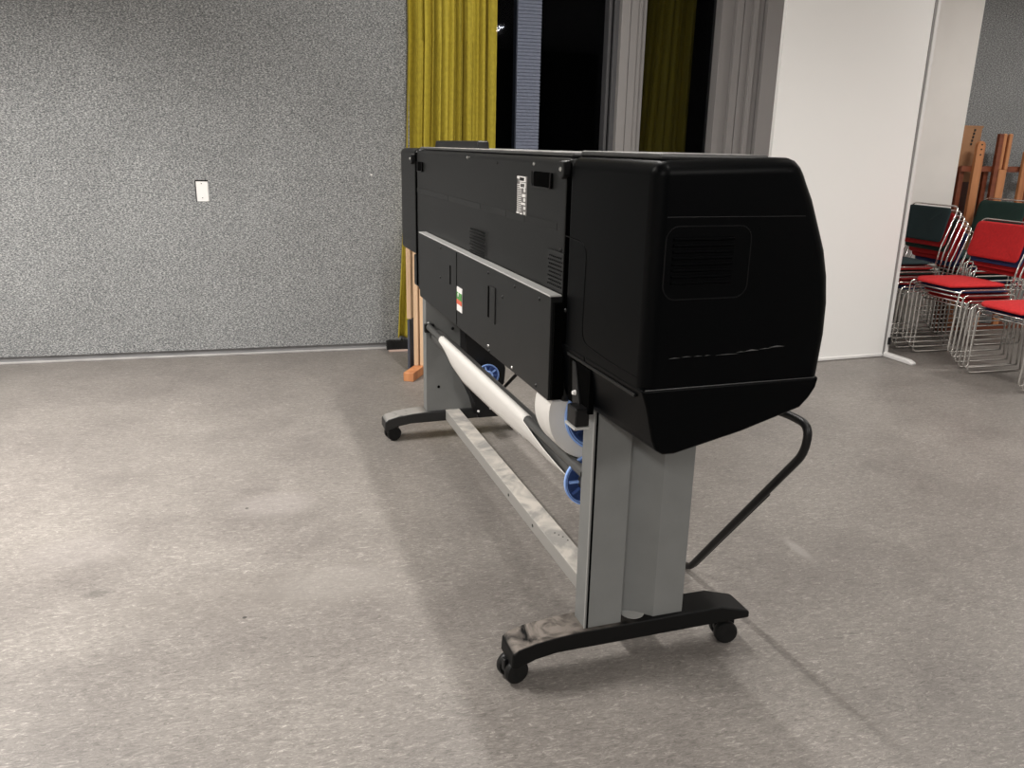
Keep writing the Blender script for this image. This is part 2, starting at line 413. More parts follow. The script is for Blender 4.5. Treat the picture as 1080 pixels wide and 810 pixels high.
# white freestanding partition panel
PA = R(19.5); pr = empty('partition_panel', (2.138, 5.452, 0), PA, 'tall white freestanding partition panel behind the black printer', 'partition')
obj('panel', B((-.592, 0, .022), (.515, .028, 2.62), ), M['panel_white'], pr)
obj('bottom_rail', B((-.592, -.006, .004), (.515, .03, .024)), M['alu_white'], pr, bevel=.002)
bm = bmesh.new(); box(bm, (.517, -.004, .0), (.531, .032, 2.62)); obj('groove_strip', bm, M['alu_grey'], pr)
bm = bmesh.new(); box(bm, (.531, -.010, .0), (.556, .036, 2.62)); obj('edge_post', bm, M['alu_white'], pr, bevel=.003)
for x in (.5445, -.57):
    bm = bmesh.new()
    prism(bm, [(x-.022, -.26, .0), (x-.022, -.26, .018), (x-.022, -.22, .03), (x-.022, .26, .034), (x-.022, .28, .018), (x-.022, .28, 0)],
              [(x+.022, -.26, .0), (x+.022, -.26, .018), (x+.022, -.22, .03), (x+.022, .26, .034), (x+.022, .28, .018), (x+.022, .28, 0)])
    obj('foot', bm, M['alu_white'], pr, bevel=.006)
bm = bmesh.new(); lathe(bm, [(0, .010), (.05, .010)], 'z', (.5445, -.018, .09), 10); obj('clamp_bolt', bm, M['black'], pr)

# ------------------------------------------------------------ easels behind the chairs
def easel(name, s_, kind, label):
    r_ = place(empty(name, label=label, cat='easel', group='easels against the felt wall'))
    return r_
GE = 'easels behind the stacked chairs'
e1 = place(empty('easel', label='wooden easel with a single rounded mast in front of the brown board', cat='easel', group=GE))
bm = bmesh.new(); m_ = []
for k in range(9):
    a = math.pi*k/8; m_.append((4.5975 + .036*math.cos(a), 1.455 + .036*math.sin(a)))
prof = [(4.5615, .03)] + [] ; prof = [(4.6335, .03)] + m_ + [(4.5615, .03)]
prism(bm, [W(a, .175, b_) for a, b_ in prof], [W(a, .148, b_) for a, b_ in prof]); obj('mast', bm, M['wood'], e1)
for z in (1.39, 1.43, 1.465):
    bm = bmesh.new(); lathe(bm, [(-.180, .006), (-.172, .006)], 'y', (4.5975, 0, z), 10); obj('peg_hole', bm, M['ink'], e1)
obj('crossbar', WB(4.475, 4.79, .125, .147, 1.262, 1.305), M['wood_dark'], e1)
for x in (4.50, 4.73): obj('leg', WB(x-.02, x+.02, .10, .125, 0, 1.30), M['wood_dark'], e1)
obj('base_foot', WB(4.475, 4.735, .10, .19, 0, .03), M['wood_dark'], e1)
e2 = place(empty('easel', label='wooden easel with a tall twin-rail mast beside the brown board', cat='easel', group=GE))
for a, b_ in ((4.79, 4.822), (4.845, 4.877)): obj('mast_rail', WB(a, b_, .15, .178, 1.28, 1.55), M['wood'], e2, bevel=.008)
obj('mast_panel', WB(4.815, 4.852, .145, .155, 1.28, 1.535), M['wood_dark'], e2)
obj('mast', WB(4.795, 4.872, .15, .178, .03, 1.28), M['wood'], e2, bevel=.004)
obj('side_post', WB(4.752, 4.79, .148, .175, 0, 1.548), M['wood_dark'], e2)
obj('crossbar', WB(4.80, 5.06, .125, .147, 1.262, 1.305), M['wood_dark'], e2)
obj('base_foot', WB(4.74, 5.0, .10, .19, 0, .03), M['wood_dark'], e2)
e3 = place(empty('easel', label='wooden easel half cut off by the right edge of the view', cat='easel', group=GE))
obj('mast', WB(5.018, 5.075, .15, .178, .03, 1.42), M['wood'], e3, bevel=.004)
obj('side_post', WB(5.078, 5.11, .15, .178, .0, 1.42), M['wood_dark'], e3, bevel=.004)
obj('crossbar', WB(5.0, 5.4, .125, .147, 1.262, 1.305), M['wood_dark'], e3)
obj('base_foot', WB(5.0, 5.4, .10, .19, 0, .03), M['wood_dark'], e3)
bd = place(empty('drawing_board', label='brown hardboard sheet with cut-outs leaning on the felt wall', cat='board'))
obj('board', WB(4.468, 4.675, .055, .068, 1.18, 1.60), M['hardboard'], bd)
obj('board_edge', WB(4.468, 4.685, .050, .070, 1.592, 1.606), M['hardboard'], bd)
bm = bmesh.new()
for k in range(5): wbox(bm, 4.585+.004*k, 4.600+.004*k, .068, .072, 1.46+.026*k, 1.477+.026*k)
obj('hand_slots', bm, M['ink'], bd)
obj('lower_board', WB(4.468, 4.68, .05, .085, 0, 1.18), M['brownboard'], bd)

# wooden easel leg and boards behind the printer's far end
le = empty('studio_easel', (-.60, 4.86, 0), R(76), 'pale wooden easel base showing behind the far end of the printer', 'easel')
obj('foot_bar', B((-.12, -.032, 0), (.55, .032, .055)), M['wood'], le, bevel=.004)
obj('post', B((.06, -.085, .055), (.12, -.008, 1.25)), M['wood_pale'], le, bevel=.003)
obj('brace', B((.05, -.0, .055), (.11, .028, 1.0)), M['wood_pale'], le, bevel=.003)
sb = empty('plywood_board', (-.655, 5.18, 0), R(76), 'thin pale plywood board upright beside the easel post', 'board')
obj('sheet', B((-.15, -.05, .33), (.0, -.022, 1.2)), M['wood_pale'], sb)
obj('lower_sheet', B((-.19, -.055, 0), (.02, -.04, .33)), M['slate'], sb)

# ------------------------------------------------------------ chairs
def pad_bm(outline, z0, z1, puff, flip=None):
    """a cushion: rings of a closed outline, shrinking towards top and bottom"""
    bm = bmesh.new(); cx = sum(p[0] for p in outline)/len(outline); cy = sum(p[1] for p in outline)/len(outline)
    rings = []
    for sc, z in ((.90, z0), (.985, z0+.25*(z1-z0)), (1.0, z0+.5*(z1-z0)), (.97, z0+.8*(z1-z0)), (.85, z1), (.45, z1+puff), (.1, z1+puff*1.1)):
        rings.append([bm.verts.new((cx+(x-cx)*sc, cy+(y-cy)*sc, z)) for x, y in outline])
    n = len(outline)
    for a, b_ in zip(rings, rings[1:]):
        for k in range(n): bm.faces.new((a[k], a[(k+1) % n], b_[(k+1) % n], b_[k]))
    bm.faces.new(list(reversed(rings[0]))); bm.faces.new(rings[-1])
    return bm

def rounded(xa, xb, ya, yb, r, bulge=0, n=5):
    out = []
    for (cx, cy, a0) in ((xb-r, yb-r, 0), (xa+r, yb-r, 90), (xa+r, ya+r, 180), (xb-r, ya+r, 270)):
        for k in range(n+1):
            a = R(a0 + 90*k/n); out.append((cx+r*math.cos(a), cy+r*math.sin(a)))
    return out

def seat_outline():
    pts = rounded(-.20, .20, -.215, .215, .07)
    return [(x + (.035*(1-(y/.215)**2) if x > .05 else 0), y) for x, y in pts + []]

def chair_meshes():
    d = {}
    bm = pad_bm(seat_outline(), .0, .026, .006)
    for v in bm.verts: v.co.z += .435 - .03*(v.co.x+.2)*0 + .012*max(0, v.co.x)*1.0 - .25*max(0, v.co.x-.14)**2*8
    d['seat'] = bm
    # backrest pad built flat then stood up and leaned back
    bm = pad_bm(rounded(-.125, .125, -.222, .222, .035), 0, .020, .004)
    a = R(13)
    for v in bm.verts:
        h, y, t = v.co.x, v.co.y, v.co.z
        curve = .03*(y/.222)**2
        v.co = Vector((-.262 - h*math.sin(a) + t*math.cos(a) + curve - .02, y, .715 + h*math.cos(a) + t*math.sin(a)))
    d['backrest'] = bm
    for sd, nm in ((1, 'side_frame'), (-1, 'side_frame2')):
        bm = bmesh.new(); y = .228*sd
        path = fillet([(-.215, y*.96, .012), (.215, y*.96, .012), (.205, y, .425), (-.205, y, .425), (-.215, y*.96, .012)], .03, 4)
        tube(bm, path, .0062, 7)
        d[nm] = bm
    bm = bmesh.new()
    y = .232
    p = fillet([(-.195, y, .425), (-.215, y, .56), (-.318, y, .852), (-.318, -y, .852), (-.215, -y, .56), (-.195, -y, .425)], .045, 5)
    tube(bm, p, .0062, 7); d['back_frame'] = bm
    bm = bmesh.new(); tube(bm, [(.196, -.21, .408), (.196, .21, .408)], .0055, 7); d['front_rail'] = bm
    bm = bmesh.new(); tube(bm, [(-.19, -.21, .418), (-.19, .21, .418)], .0055, 7); d['rear_rail'] = bm
    return d
_cm = {}
for k, bm in chair_meshes().items():
    cleanup(bm); me = bpy.data.meshes.new(k); bm.to_mesh(me); bm.free()
    for p in me.polygons: p.use_smooth = True
    _cm[k] = me
for k in list(_cm):
    if k not in ('seat', 'backrest'): _cm[k].materials.append(M['chrome'])
def pad_mesh(k, col, cache={}):
    if (k, col) not in cache:
        me = _cm[k].copy(); me.materials.append(M[col]); cache[(k, col)] = me
    return cache[(k, col)]
FA = TH + math.pi; FD = Vector((math.cos(FA), math.sin(FA), 0))
def chair(col, loc, label, yaw=0):
    r_ = empty('stacking_chair', loc, FA + yaw, label, 'chair', 'stacked chairs with chrome frames')
    for k, n in (('seat', 'seat'), ('backrest', 'backrest'), ('side_frame', 'side_frame'), ('side_frame2', 'side_frame'),
                 ('back_frame', 'back_frame'), ('front_rail', 'front_rail'), ('rear_rail', 'rear_rail')):
        me = pad_mesh(k, col) if k in ('seat', 'backrest') else _cm[k]
        o = bpy.data.objects.new(n, me); C.objects.link(o); o.parent = r_
    return r_
ORD = ['lowest', 'second from the bottom', 'third from the bottom', 'fourth from the bottom', 'fifth from the bottom', 'sixth from the bottom', 'seventh from the bottom']
CN = {'red': 'red', 'teal': 'dark teal', 'green': 'dark green', 'navy': 'navy blue'}
def stack(x, y, cols, where, yaw=0, step=(.036, .036)):
    n = len(cols)
    for i, col in enumerate(cols):
        p = Vector((x, y, 0)) + FD*(step[0]*i) + Vector((0, 0, step[1]*i))
        pos = 'topmost' if i == n-1 else ORD[i]
        chair(col, p, '%s chrome-framed chair, %s in %s' % (CN[col], pos, where), yaw)
stack(2.97, 6.13, ['navy', 'red', 'red', 'green', 'red', 'teal'], 'the stack by the white partition')
stack(3.16, 5.59, ['red', 'red', 'navy', 'red'], 'the red-topped middle stack')
stack(3.25, 5.02, ['navy', 'red'], 'the nearest right-edge stack')
stack(3.62, 6.27, ['red', 'navy', 'green', 'red', 'navy', 'red', 'green'], 'the rear stack')

# ------------------------------------------------------------ the wide-format printer (u along its length, v across, z up)
PSI, BX, BY = 1.8966, .2704, 1.6144
PR = empty('wide_format_printer', (BX, BY, 0), PSI, 'large black wide-format printer on a grey wheeled stand', 'printer')
def P(u, v, z): return (u, -v, z)
def pbox(bm, u0, u1, v0, v1, z0, z1, mi=0): return box(bm, (u0, -v1, z0), (u1, -v0, z1), mi)
def PB(*a): return pbox(bmesh.new(), *a)
def ext(prof, u0, u1, bm=None, k0=1.0):
    bm = bm or bmesh.new()
    return prism(bm, [P(u0, v, z) for v, z in prof], [P(u1, v, z) for v, z in prof])
up_prof = [(0, .905), (0, 1.366), (.27, 1.374), (.298, 1.374), (.314, 1.369), (.327, 1.358), (.338, 1.342), (.347, 1.325), (.366, 1.292), (.392, 1.232), (.412, 1.185), (.427, 1.13),
           (.436, 1.07), (.438, 1.00), (.434, .94), (.431, .905)]
up_prof = [(v + (.013 if v > .29 else 0), z) for v, z in up_prof]
near = obj('end_cover', ext([(0, .87)] + up_prof[1:-1] + [(.442, .87)], 0, .452), M['cap'], PR, bevel=.032, seg=6, angle=40)
tag(near, 'smooth black near end cover with vent')
lo_prof = [(-.003, .905), (.012, .865), (.030, .792), (.040, .768), (.058, .757), (.085, .756), (.25, .793), (.396, .836), (.418, .858), (.432, .880), (.438, .905)]
lo_prof2 = [(-.003, .905), (.004, .865), (.012, .792), (.022, .770), (.050, .760), (.085, .758), (.25, .793), (.396, .836), (.418, .858), (.432, .880), (.438, .905)]
bm = bmesh.new(); prism(bm, [P(-.003, v, z) for v, z in lo_prof], [P(.30, v, z) for v, z in lo_prof2])
prism(bm, [P(0.30, v, z) for v, z in lo_prof2], [P(.452, v, z) for v, z in [(-.003, .905), (.004, .865), (.010, .78), (.018, .758), (.045, .748)] + lo_prof2[5:]])
obj('base_pan', bm, M['cap'], PR, bevel=.007, seg=3, angle=40)
# seam between the end cover and the base pan, and the horizontal seam of the end cover
def ribbon(pts, w, off, name, mat, axis='z', par=None):
    bm = bmesh.new(); tube(bm, pts, w, 6); return obj(name, bm, mat, par or PR)
# main body
mid_prof = [(.003, .735), (.003, 1.361), (.27, 1.370), (.312, 1.363), (.336, 1.343), (.362, 1.292), (.388, 1.232), (.423, 1.13), (.433, 1.05), (.434, .92), (.40, .80), (.36, .735)]
obj('main_cover', ext(mid_prof, .455, 2.245), M['body'], PR, bevel=.020, seg=4, angle=40)
far_prof = [(0, .892), (0, 1.366), (.27, 1.374), (.318, 1.368), (.340, 1.345), (.366, 1.292), (.427, 1.13), (.438, 1.00), (.431, .892)]
obj('far_end_cover', ext(far_prof, 2.249, 2.60), M['body'], PR, bevel=.022, seg=4, angle=40)
obj('far_base_pan', ext([(.004, .75), (.004, .893), (.42, .893), (.40, .80), (.36, .75)], 2.245, 2.33), M['body'], PR, bevel=.006)
# top skin: glossy lid lying along the top
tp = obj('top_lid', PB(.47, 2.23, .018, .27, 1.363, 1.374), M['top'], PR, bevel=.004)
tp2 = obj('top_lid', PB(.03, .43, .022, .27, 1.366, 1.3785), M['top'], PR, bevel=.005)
bm = bmesh.new(); prism(bm, [P(2.30, .10, 1.366), P(1.60, .10, 1.366), P(1.60, .15, 1.366), P(2.30, .15, 1.366)],
                            [P(2.29, .103, 1.402), P(1.61, .103, 1.402), P(1.61, .147, 1.402), P(2.29, .147, 1.402)])
obj('raised_cap', bm, M['black'], PR, bevel=.006)
# rear service plate
pl = obj('rear_plate', PB(.462, 2.045, -.030, .004, .745, 1.020), M['sheet_metal'], PR, bevel=.002)
obj('plate_ledge', PB(.462, 2.045, -.032, .000, 1.020, 1.0245), M['ledge'], pl, bevel=.001)
bm = bmesh.new(); pbox(bm, .447, .460, -.024, .004, .75, 1.005); obj('side_flange', bm, M['gap'], pl)
bm = bmesh.new(); pbox(bm, 2.055, 2.16, -.002, .004, .73, .985); obj('side_recess', bm, M['gap'], PR)
def screw(u, v, z, r=.0045, mat='screw', par=None, d=.003):
    bm = bmesh.new(); lathe(bm, [(0, r), (d, r*.6)], 'y', (u, -v, z), 10); return obj('screw', bm, M[mat], par or PR, smooth=True)
for u, z, mt in ((1.65, 1.002, 'black'), (1.012, 1.000, 'black'), (.749, 1.000, 'black'), (.545, 1.0, 'black'), (1.003, .765, 'screw'), (.990, .752, 'black'),
             (.759, .757, 'screw'), (.554, .760, 'black'), (1.66, .887, 'black'), (.86, .95, 'black')):
    screw(u, -.030, z, .006 if mt == 'black' else .005, mt, pl)
for u, z in ((1.388, 1.345), (1.034, 1.335), (.706, 1.340)): screw(u, .003, z, .005, 'screw' if u > 1.3 or u < .8 else 'black')
screw(.435, .0, .99, .006, 'black'); screw(.49, .003, 1.135, .006, 'black')
# slots in the plate
for u, z0, z1 in ((1.50, .885, .955), (1.005, .86, .96)):
    obj('slot', PB(u-.006, u+.006, -.0315, -.029, z0, z1), M['gap'], pl)
bm = bmesh.new(); pbox(bm, .93, .985, -.0335, -.029, .85, .965); obj('pressed_rib', bm, M['sheet_metal'], pl, bevel=.002)
obj('panel_joint', PB(1.405, 1.409, -.0312, -.029, .75, 1.015), M['gap'], pl)
# cover seams
for u in (.4535, 2.247): obj('cover_seam', PB(u-.0025, u+.0025, -.0006, .01, .76, 1.35), M['gap'], PR)
# raised rib running along the back
rb = obj('rear_rib', PB(.52, 2.23, .0022, .004, 1.180, 1.200), M['body'], PR, bevel=.002)
for (a, b_) in ((2.12, 1.66), (1.56, 1.22), (1.08, .94), (.935, .77)):
    obj('rib_insert', PB(b_, a, .0014, .003, 1.180, 1.199), M['sheet_metal'], PR, bevel=.001)
# perforated air patches
def perf(u0, u1, z0, z1):
    bm = bmesh.new(); n = 0; z = z0
    while z < z1:
        u = u0 + (.006 if n % 2 else 0)
        while u < u1:
            box(bm, (u, -.0045, z), (u+.0045, -.0020, z+.0035)); u += .013
        z += .0105; n += 1
    for v in bm.verts: v.co.y += .0
    for v in bm.verts: v.co.y = .0 if v.co.y < -.003 else -.001
    for v in bm.verts: v.co.y = -.0022 if v.co.y == .0 else -.0045
    return obj('vent_holes', bm, M['body'], PR)
perf(1.15, 1.33, 1.022, 1.115); perf(.466, .56, 1.040, 1.118)
bm = bmesh.new(); box(bm, (.458, -.004, 1.03), (.57, .0015, 1.13)); obj('vent_plate', bm, M['sheet_metal'], PR, bevel=.0015)
for o in list(PR.children):
    if o.name.startswith('vent_holes'):
        for v in o.data.vertices: v.co.y += .0065 if abs(v.co.y+.0022) < 1e-4 else .0055
# moulded panel line on the near cover's back
def outline(u0, u1, z0, z1, v, w, name, mat, r=.03, plane='v'):
    pts = []
    for (cx, cz, a0) in ((u1-r, z1-r, 0), (u0+r, z1-r, 90), (u0+r, z0+r, 180), (u1-r, z0+r, 270)):
        for k in range(7):
            a = R(a0+90*k/6); x_, z_ = cx+r*math.cos(a), cz+r*math.sin(a)
            pts.append(P(x_, v, z_) if plane == 'v' else P(v, x_, z_))
    bm = bmesh.new(); tube(bm, pts, w, 6, closed=True); return obj(name, bm, mat, PR, smooth=True)
bm = bmesh.new(); tube(bm, fillet([P(.45, .0005, 1.175), P(.318, .0005, 1.170), P(.325, .0005, .935), P(.17, .0005, .925), P(.03, .0008, .925)], .04), .0018, 6)
obj('moulded_line', bm, M['cap'], PR, smooth=True)
# end-cover vent: rounded frame and louvres, horizontal seam, scuff
outline(.030, .226, 1.093, 1.240, .0006, .0016, 'vent_frame', plain('vent_frame_plastic', (.004, .004, .0045), .4, spec=.15), .028, 'u')
for k in range(8):
    z = 1.122 + k*.0125
    bm = bmesh.new(); prism(bm, [P(.002, .045, z), P(.002, .186, z), P(.002, .186, z+.007), P(.002, .045, z+.007)],
                                [P(-.004, .047, z+.004), P(-.004, .184, z+.004), P(-.004, .184, z+.007), P(-.004, .047, z+.007)])
    obj('vent_louvre', bm, M['cap'], PR)
bm = bmesh.new(); tube(bm, [P(.0004, .03, 1.258), P(.0004, .352, 1.258)], .0007, 5)
obj('end_seam', bm, plain('seam_edge', (.014, .014, .015), .4), PR)
bm = bmesh.new(); tube(bm, [P(-.003, .004, .905), P(-.003, .05, .905), P(-.003, .42, .905), P(.006, .434, .905)], .0010, 6)
obj('pan_seam', bm, plain('pan_seam_edge', (.022, .022, .023), .3), PR)
bm = bmesh.new(); rnd = random.Random(2); v_ = .055
while v_ < .315:
    L_ = rnd.uniform(.006, .028) if v_ < .16 else rnd.uniform(.02, .06); th = rnd.uniform(.0006, .0014) if v_ < .17 else rnd.uniform(.0012, .0028)
    zz = .971 + .010*max(0, (v_-.17)/.14) + rnd.uniform(-.0012, .0012)
    prism(bm, [P(.0006, v_, zz-th/3), P(.0006, v_+L_, zz), P(.0006, v_+L_*.5, zz+th)], [P(-.0006, v_, zz-th/3), P(-.0006, v_+L_, zz), P(-.0006, v_+L_*.5, zz+th)])
    v_ += L_*rnd.uniform(.75, 1.25) + (.008 if v_ < .15 else 0)
obj('scuff_mark', bm, plain('scuffed_plastic', (.07, .07, .07), .6), PR)['label'] = 'pale scuff across the near end cover'
# handle recesses and latches at the top of the back
def handle(u0, u1, z0, z1):
    h = obj('handle_recess', PB(u0, u1, -.002, .02, z0, z1), M['gap'], PR, bevel=.006, seg=3)
    bm = bmesh.new(); tube(bm, fillet([P(u1, -.004, z1), P(u1, -.004, z0), P(u0, -.004, z0), P(u0, -.004, z1)], .012), .0022, 6)
    obj('handle_rim', bm, M['black'], PR, smooth=True)
handle(.560, .700, 1.282, 1.322); handle(2.10, 2.20, 1.272, 1.312)
def latch(u, z, k):
    bm = bmesh.new()
    prism(bm, [P(u+.022*k, -.016, z+.018), P(u-.020*k, -.016, z+.018), P(u-.020*k, -.015, z-.014), P(u-.002*k, -.015, z-.024), P(u+.022*k, -.016, z-.014)],
              [P(u+.022*k, .004, z+.022), P(u-.020*k, .004, z+.022), P(u-.020*k, .004, z-.014), P(u-.002*k, .004, z-.024), P(u+.022*k, .004, z-.014)])
    l = obj('latch', bm, M['black'], PR, bevel=.003)
    screw(u, -.016, z, .007*k, 'screw', l)
latch(.462, 1.334, .85); latch(2.285, 1.322, 1.1)
# stickers
stk = obj('sticker', PB(.755, .838, .0018, .0032, 1.198, 1.305), M['greyink'], PR); stk['label'] = 'rating label with white blocks and tiny print'
bm = bmesh.new()
def sk(bm, u0, u1, z0, z1): pbox(bm, u0, u1, -.0002, .0022, z0, z1)     # u decreases to the right in view
sk(bm, .762, .815, 1.289, 1.304); sk(bm, .815, .836, 1.297, 1.304); sk(bm, .762, .812, 1.272, 1.287); sk(bm, .764, .776, 1.262, 1.271)
sk(bm, .762, .790, 1.248, 1.256); sk(bm, .764, .777, 1.236, 1.245); sk(bm, .764, .796, 1.226, 1.232); sk(bm, .762, .775, 1.214, 1.222)
sk(bm, .815, .836, 1.200, 1.204); sk(bm, .79, .805, 1.199, 1.203); sk(bm, .764, .772, 1.200, 1.208)
obj('white_blocks', bm, M['white'], stk)
bm = bmesh.new(); rnd = random.Random(8)
for k in range(9): pbox(bm, .775+.0042*k, .777+.0042*k, -.0010, .0, 1.292, 1.301)
for k in range(6): pbox(bm, .772+.0055*k, .7745+.0055*k, -.0010, .0, 1.275, 1.284)
obj('barcode', bm, M['ink'], stk)
bm = bmesh.new()
for k in range(15):
    z = 1.207 + k*.0052; u = .836
    while u > .80:
        L_ = rnd.uniform(.002, .007); pbox(bm, max(u-L_, .798), u, .0006, .0022, z, z+.0020); u -= L_+.002
obj('print_lines', bm, M['white'], stk)
sk2 = obj('sticker', PB(1.325, 1.395, -.0322, -.0298, .808, .895), M['white'], pl); sk2['label'] = 'white warning sticker with green and red bands'
obj('green_band', PB(1.325, 1.395, -.0332, -.0318, .850, .876), M['stgreen'], sk2)
obj('red_band', PB(1.325, 1.395, -.0332, -.0318, .833, .850), M['stred'], sk2)
bm = bmesh.new(); lathe(bm, [(.0325, .007), (.0340, .007)], 'y', (1.372, 0, .868), 14); obj('white_dot', bm, M['white'], sk2)
# lower near-corner bracket with knob
bk = obj('mounting_recess', PB(.262, .392, -.0015, .012, .768, .878), M['gap'], PR)
bm = bmesh.new(); prism(bm, [P(.372, -.003, .876), P(.352, -.003, .876), P(.300, -.010, .775), P(.345, -.010, .775)], [P(.372, .004, .876), P(.352, .004, .876), P(.300, .004, .775), P(.345, .004, .775)])
obj('gusset', bm, M['black'], bk, bevel=.002)
obj('latch_body', PB(.268, .325, -.032, .006, .735, .782), M['black'], bk, bevel=.005)
obj('latch_plate', PB(.266, .327, -.034, .006, .729, .735), M['ledge'], bk)
bm = bmesh.new(); lathe(bm, [(.010, .007), (.018, .005)], 'y', (.326, 0, .806), 12); obj('white_button', bm, M['white'], bk)
obj('cover_lip', PB(.03, .405, -.0035, .004, .882, .890), M['body'], PR, bevel=.002)
# ------- stand
def upright(u0, u1, far=False):
    # outer skin (thin in u, wide in v) with a concave channel down its near face
    zt = .76
    pts = [(u0, .040), (u0, .148)]
    N = 10
    pts += [(u0+.002, .150), (u0+.030, .156), (u0+.044, .166), (u0+.048, .176), (u0+.044, .190), (u0+.034, .208), (u0+.020, .226), (u0+.006, .242)]
    pts += [(u0, .247), (u0, .338), (u1, .338), (u1, .040)]
    bm = prism(bmesh.new(), [P(u, v, .12) for u, v in pts], [P(u, v, zt + (.035 if v > .12 else 0)) for u, v in pts])
    o = obj('upright', bm, M['stand'], PR, bevel=.0035, seg=2, angle=30)
    return o
ua = upright(.314, .380); ub = upright(2.250, 2.316, True)
# flat inner web of the far upright (its side facing the camera is plain)
obj('upright_web', PB(2.2485, 2.252, .041, .337, .122, .76), M['stand'], ub)
obj('edge_bead', PB(.312, .3165, .0385, .0415, .14, .755), M['stand_in'], ua, bevel=.001)
obj('edge_groove', PB(.3125, .3145, .0455, .0505, .14, .755), M['gap'], ua)
bm = bmesh.new(); lathe(bm, [(.130, .034), (.1425, .034)], 'z', (.350, -.200, 0), 24); obj('channel_collar', bm, M['stand_in'], ua)
for v, z in ((.10, .26),): 
    bm = bmesh.new(); lathe(bm, [(2.247, .007), (2.2495, .007)], 'x', (0, -v, z), 12); obj('bolt_hole', bm, M['gap'], ub)
for v, z, mt in ((.055, .575, 'screw'), (.17, .545, 'black')):
    bm = bmesh.new(); lathe(bm, [(2.243, .006), (2.2495, .009)], 'x', (0, -v, z), 12); obj('bolt', bm, M[mt], ub)
# feet
def foot(u0, u1, mat):
    top = [(-.168, .062), (-.166, .104), (-.150, .117), (-.10, .129), (-.03, .137), (.03, .140), (.38, .140), (.46, .139), (.545, .114), (.556, .108), (.556, .088), (.44, .088), (-.04, .087), (-.10, .078), (-.155, .058)]
    o = obj('stand_foot', ext(top, u0, u1), mat, PR, bevel=.006, seg=3, angle=28)
    for v in (-.150 if u0 < 1 else -.122, .505):
        um = (u0+u1)/2
        cs = empty('caster', (um, -v, 0)); cs.parent = PR
        for sd in (-1, 1):
            bm = bmesh.new()
            lathe(bm, [(um-um + sd*.010, .026), (sd*.011, .032), (sd*.016, .0345), (sd*.026, .0345), (sd*.031, .032), (sd*.033, .022), (sd*.030, .010)], 'x', (0, 0, .0345), 28)
            w = obj('wheel', bm, M['rubber'], cs, smooth=True)
        bm = bmesh.new(); lathe(bm, [(-.012, .011), (.012, .011)], 'x', (0, 0, .0345), 12)
        box(bm, (-.009, -.03, .034), (.009, .03, .070)); obj('fork', bm, M['black'], cs, bevel=.003)
        bm = bmesh.new(); lathe(bm, [(.062, .012), (.092, .012)], 'z', (0, 0, 0), 14); obj('stem', bm, M['screw'], cs)
        cs.rotation_euler = (0, 0, R(12) if v < 0 else R(-14))
foot(.300, .400, M['foot']); foot(2.236, 2.336, M['foot_far'])
# cross beam
bmb = obj('cross_beam', PB(.36, 2.262, .132, .203, .092, .141), M['beam'], PR, bevel=.003)
for u in (1.25, .98): 
    bm = bmesh.new(); lathe(bm, [(-.133, .006), (-.131, .006)], 'y', (u, 0, .117), 10); obj('bolt_hole', bm, M['ink'], bmb)
for u, v in ((.862, .168), (.845, .176), (.828, .184), (.80, .190)):
    bm = bmesh.new(); lathe(bm, [(.140, .003), (.1418, .003)], 'z', (u, -v, 0), 8); obj('bolt_hole', bm, M['ink'], bmb)
# take-up unit on the far upright: black gear housing
bm = bmesh.new()
hp = [(.205, .58), (.30, .57), (.355, .50), (.385, .43), (.405, .36), (.40, .29), (.37, .235), (.33, .21), (.30, .20), (.38, .16), (.40, .12), (.27, .12), (.25, .20), (.205, .30)]
prism(bm, [P(2.14, v, z) for v, z in hp], [P(2.247, v, z) for v, z in hp])
hs = obj('take_up_housing', bm, M['black'], PR, bevel=.006)
for v, z in ((.255, .56), (.27, .155), (.33, .165)):
    bm = bmesh.new(); lathe(bm, [(2.136, .005), (2.141, .006)], 'x', (0, -v, z), 10); obj('screw', bm, M['white'], hs)
# spindles and blue hubs
def hub(u, v, z, R_, sd, name='hub'):
    """flange disc facing away from the middle, with ribs and a raised rim"""
    h = empty(name, P(u, v, z)); h.parent = PR
    bm = bmesh.new(); lathe(bm, [(0, R_*.97), (.004*sd, R_), (.012*sd, R_), (.012*sd, R_*.9), (.006*sd, R_*.88), (.006*sd, R_*.45), (.022*sd, R_*.43), (.022*sd, R_*.30), (.004*sd, R_*.28)], 'x', n=48)
    obj('flange', bm, M['blue'], h, smooth=True)
    for k in range(10):
        a = 2*math.pi*k/10; bm = bmesh.new()
        e = Vector((0, math.cos(a), math.sin(a))); n_ = Vector((0, -math.sin(a), math.cos(a)))*.0032
        p0, p1 = e*R_*.46, e*R_*.82
        A0 = Vector((.006*sd, 0, 0)); A1 = Vector((.014*sd, 0, 0))
        prism(bm, [p0-n_+A0, p1-n_+A0, p1+n_+A0, p0+n_+A0], [p0-n_+A1, p1-n_+A1, p1+n_+A1, p0+n_+A1])
        obj('rib', bm, M['blue_dark' if k % 2 else 'blue'], h)
    bm = bmesh.new(); lathe(bm, [(.0065*sd, R_*.95), (.0128*sd, R_*.95), (.0128*sd, R_*.925), (.0065*sd, R_*.925)], 'x', n=48)
    obj('rim_groove', bm, M['blue_dark'], h, smooth=True)
    return h
CU, CL = (.115, .700), (.095, .512)
hub(.455, *CU, .100, -1); hub(.455, *CL, .074, -1); hub(2.10, .30, .345, .055, -1)
bm = bmesh.new(); tube(bm, [P(.384, CU[0], CU[1]), P(2.25, CU[0], CU[1])], .018, 14); obj('supply_spindle', bm, M['rod'], PR, smooth=True)
bm = bmesh.new(); tube(bm, [P(.384, CL[0], CL[1]), P(2.25, CL[0], CL[1])], .034, 20); 
obj('take_up_spindle', bm, M['rod'], PR, smooth=True)
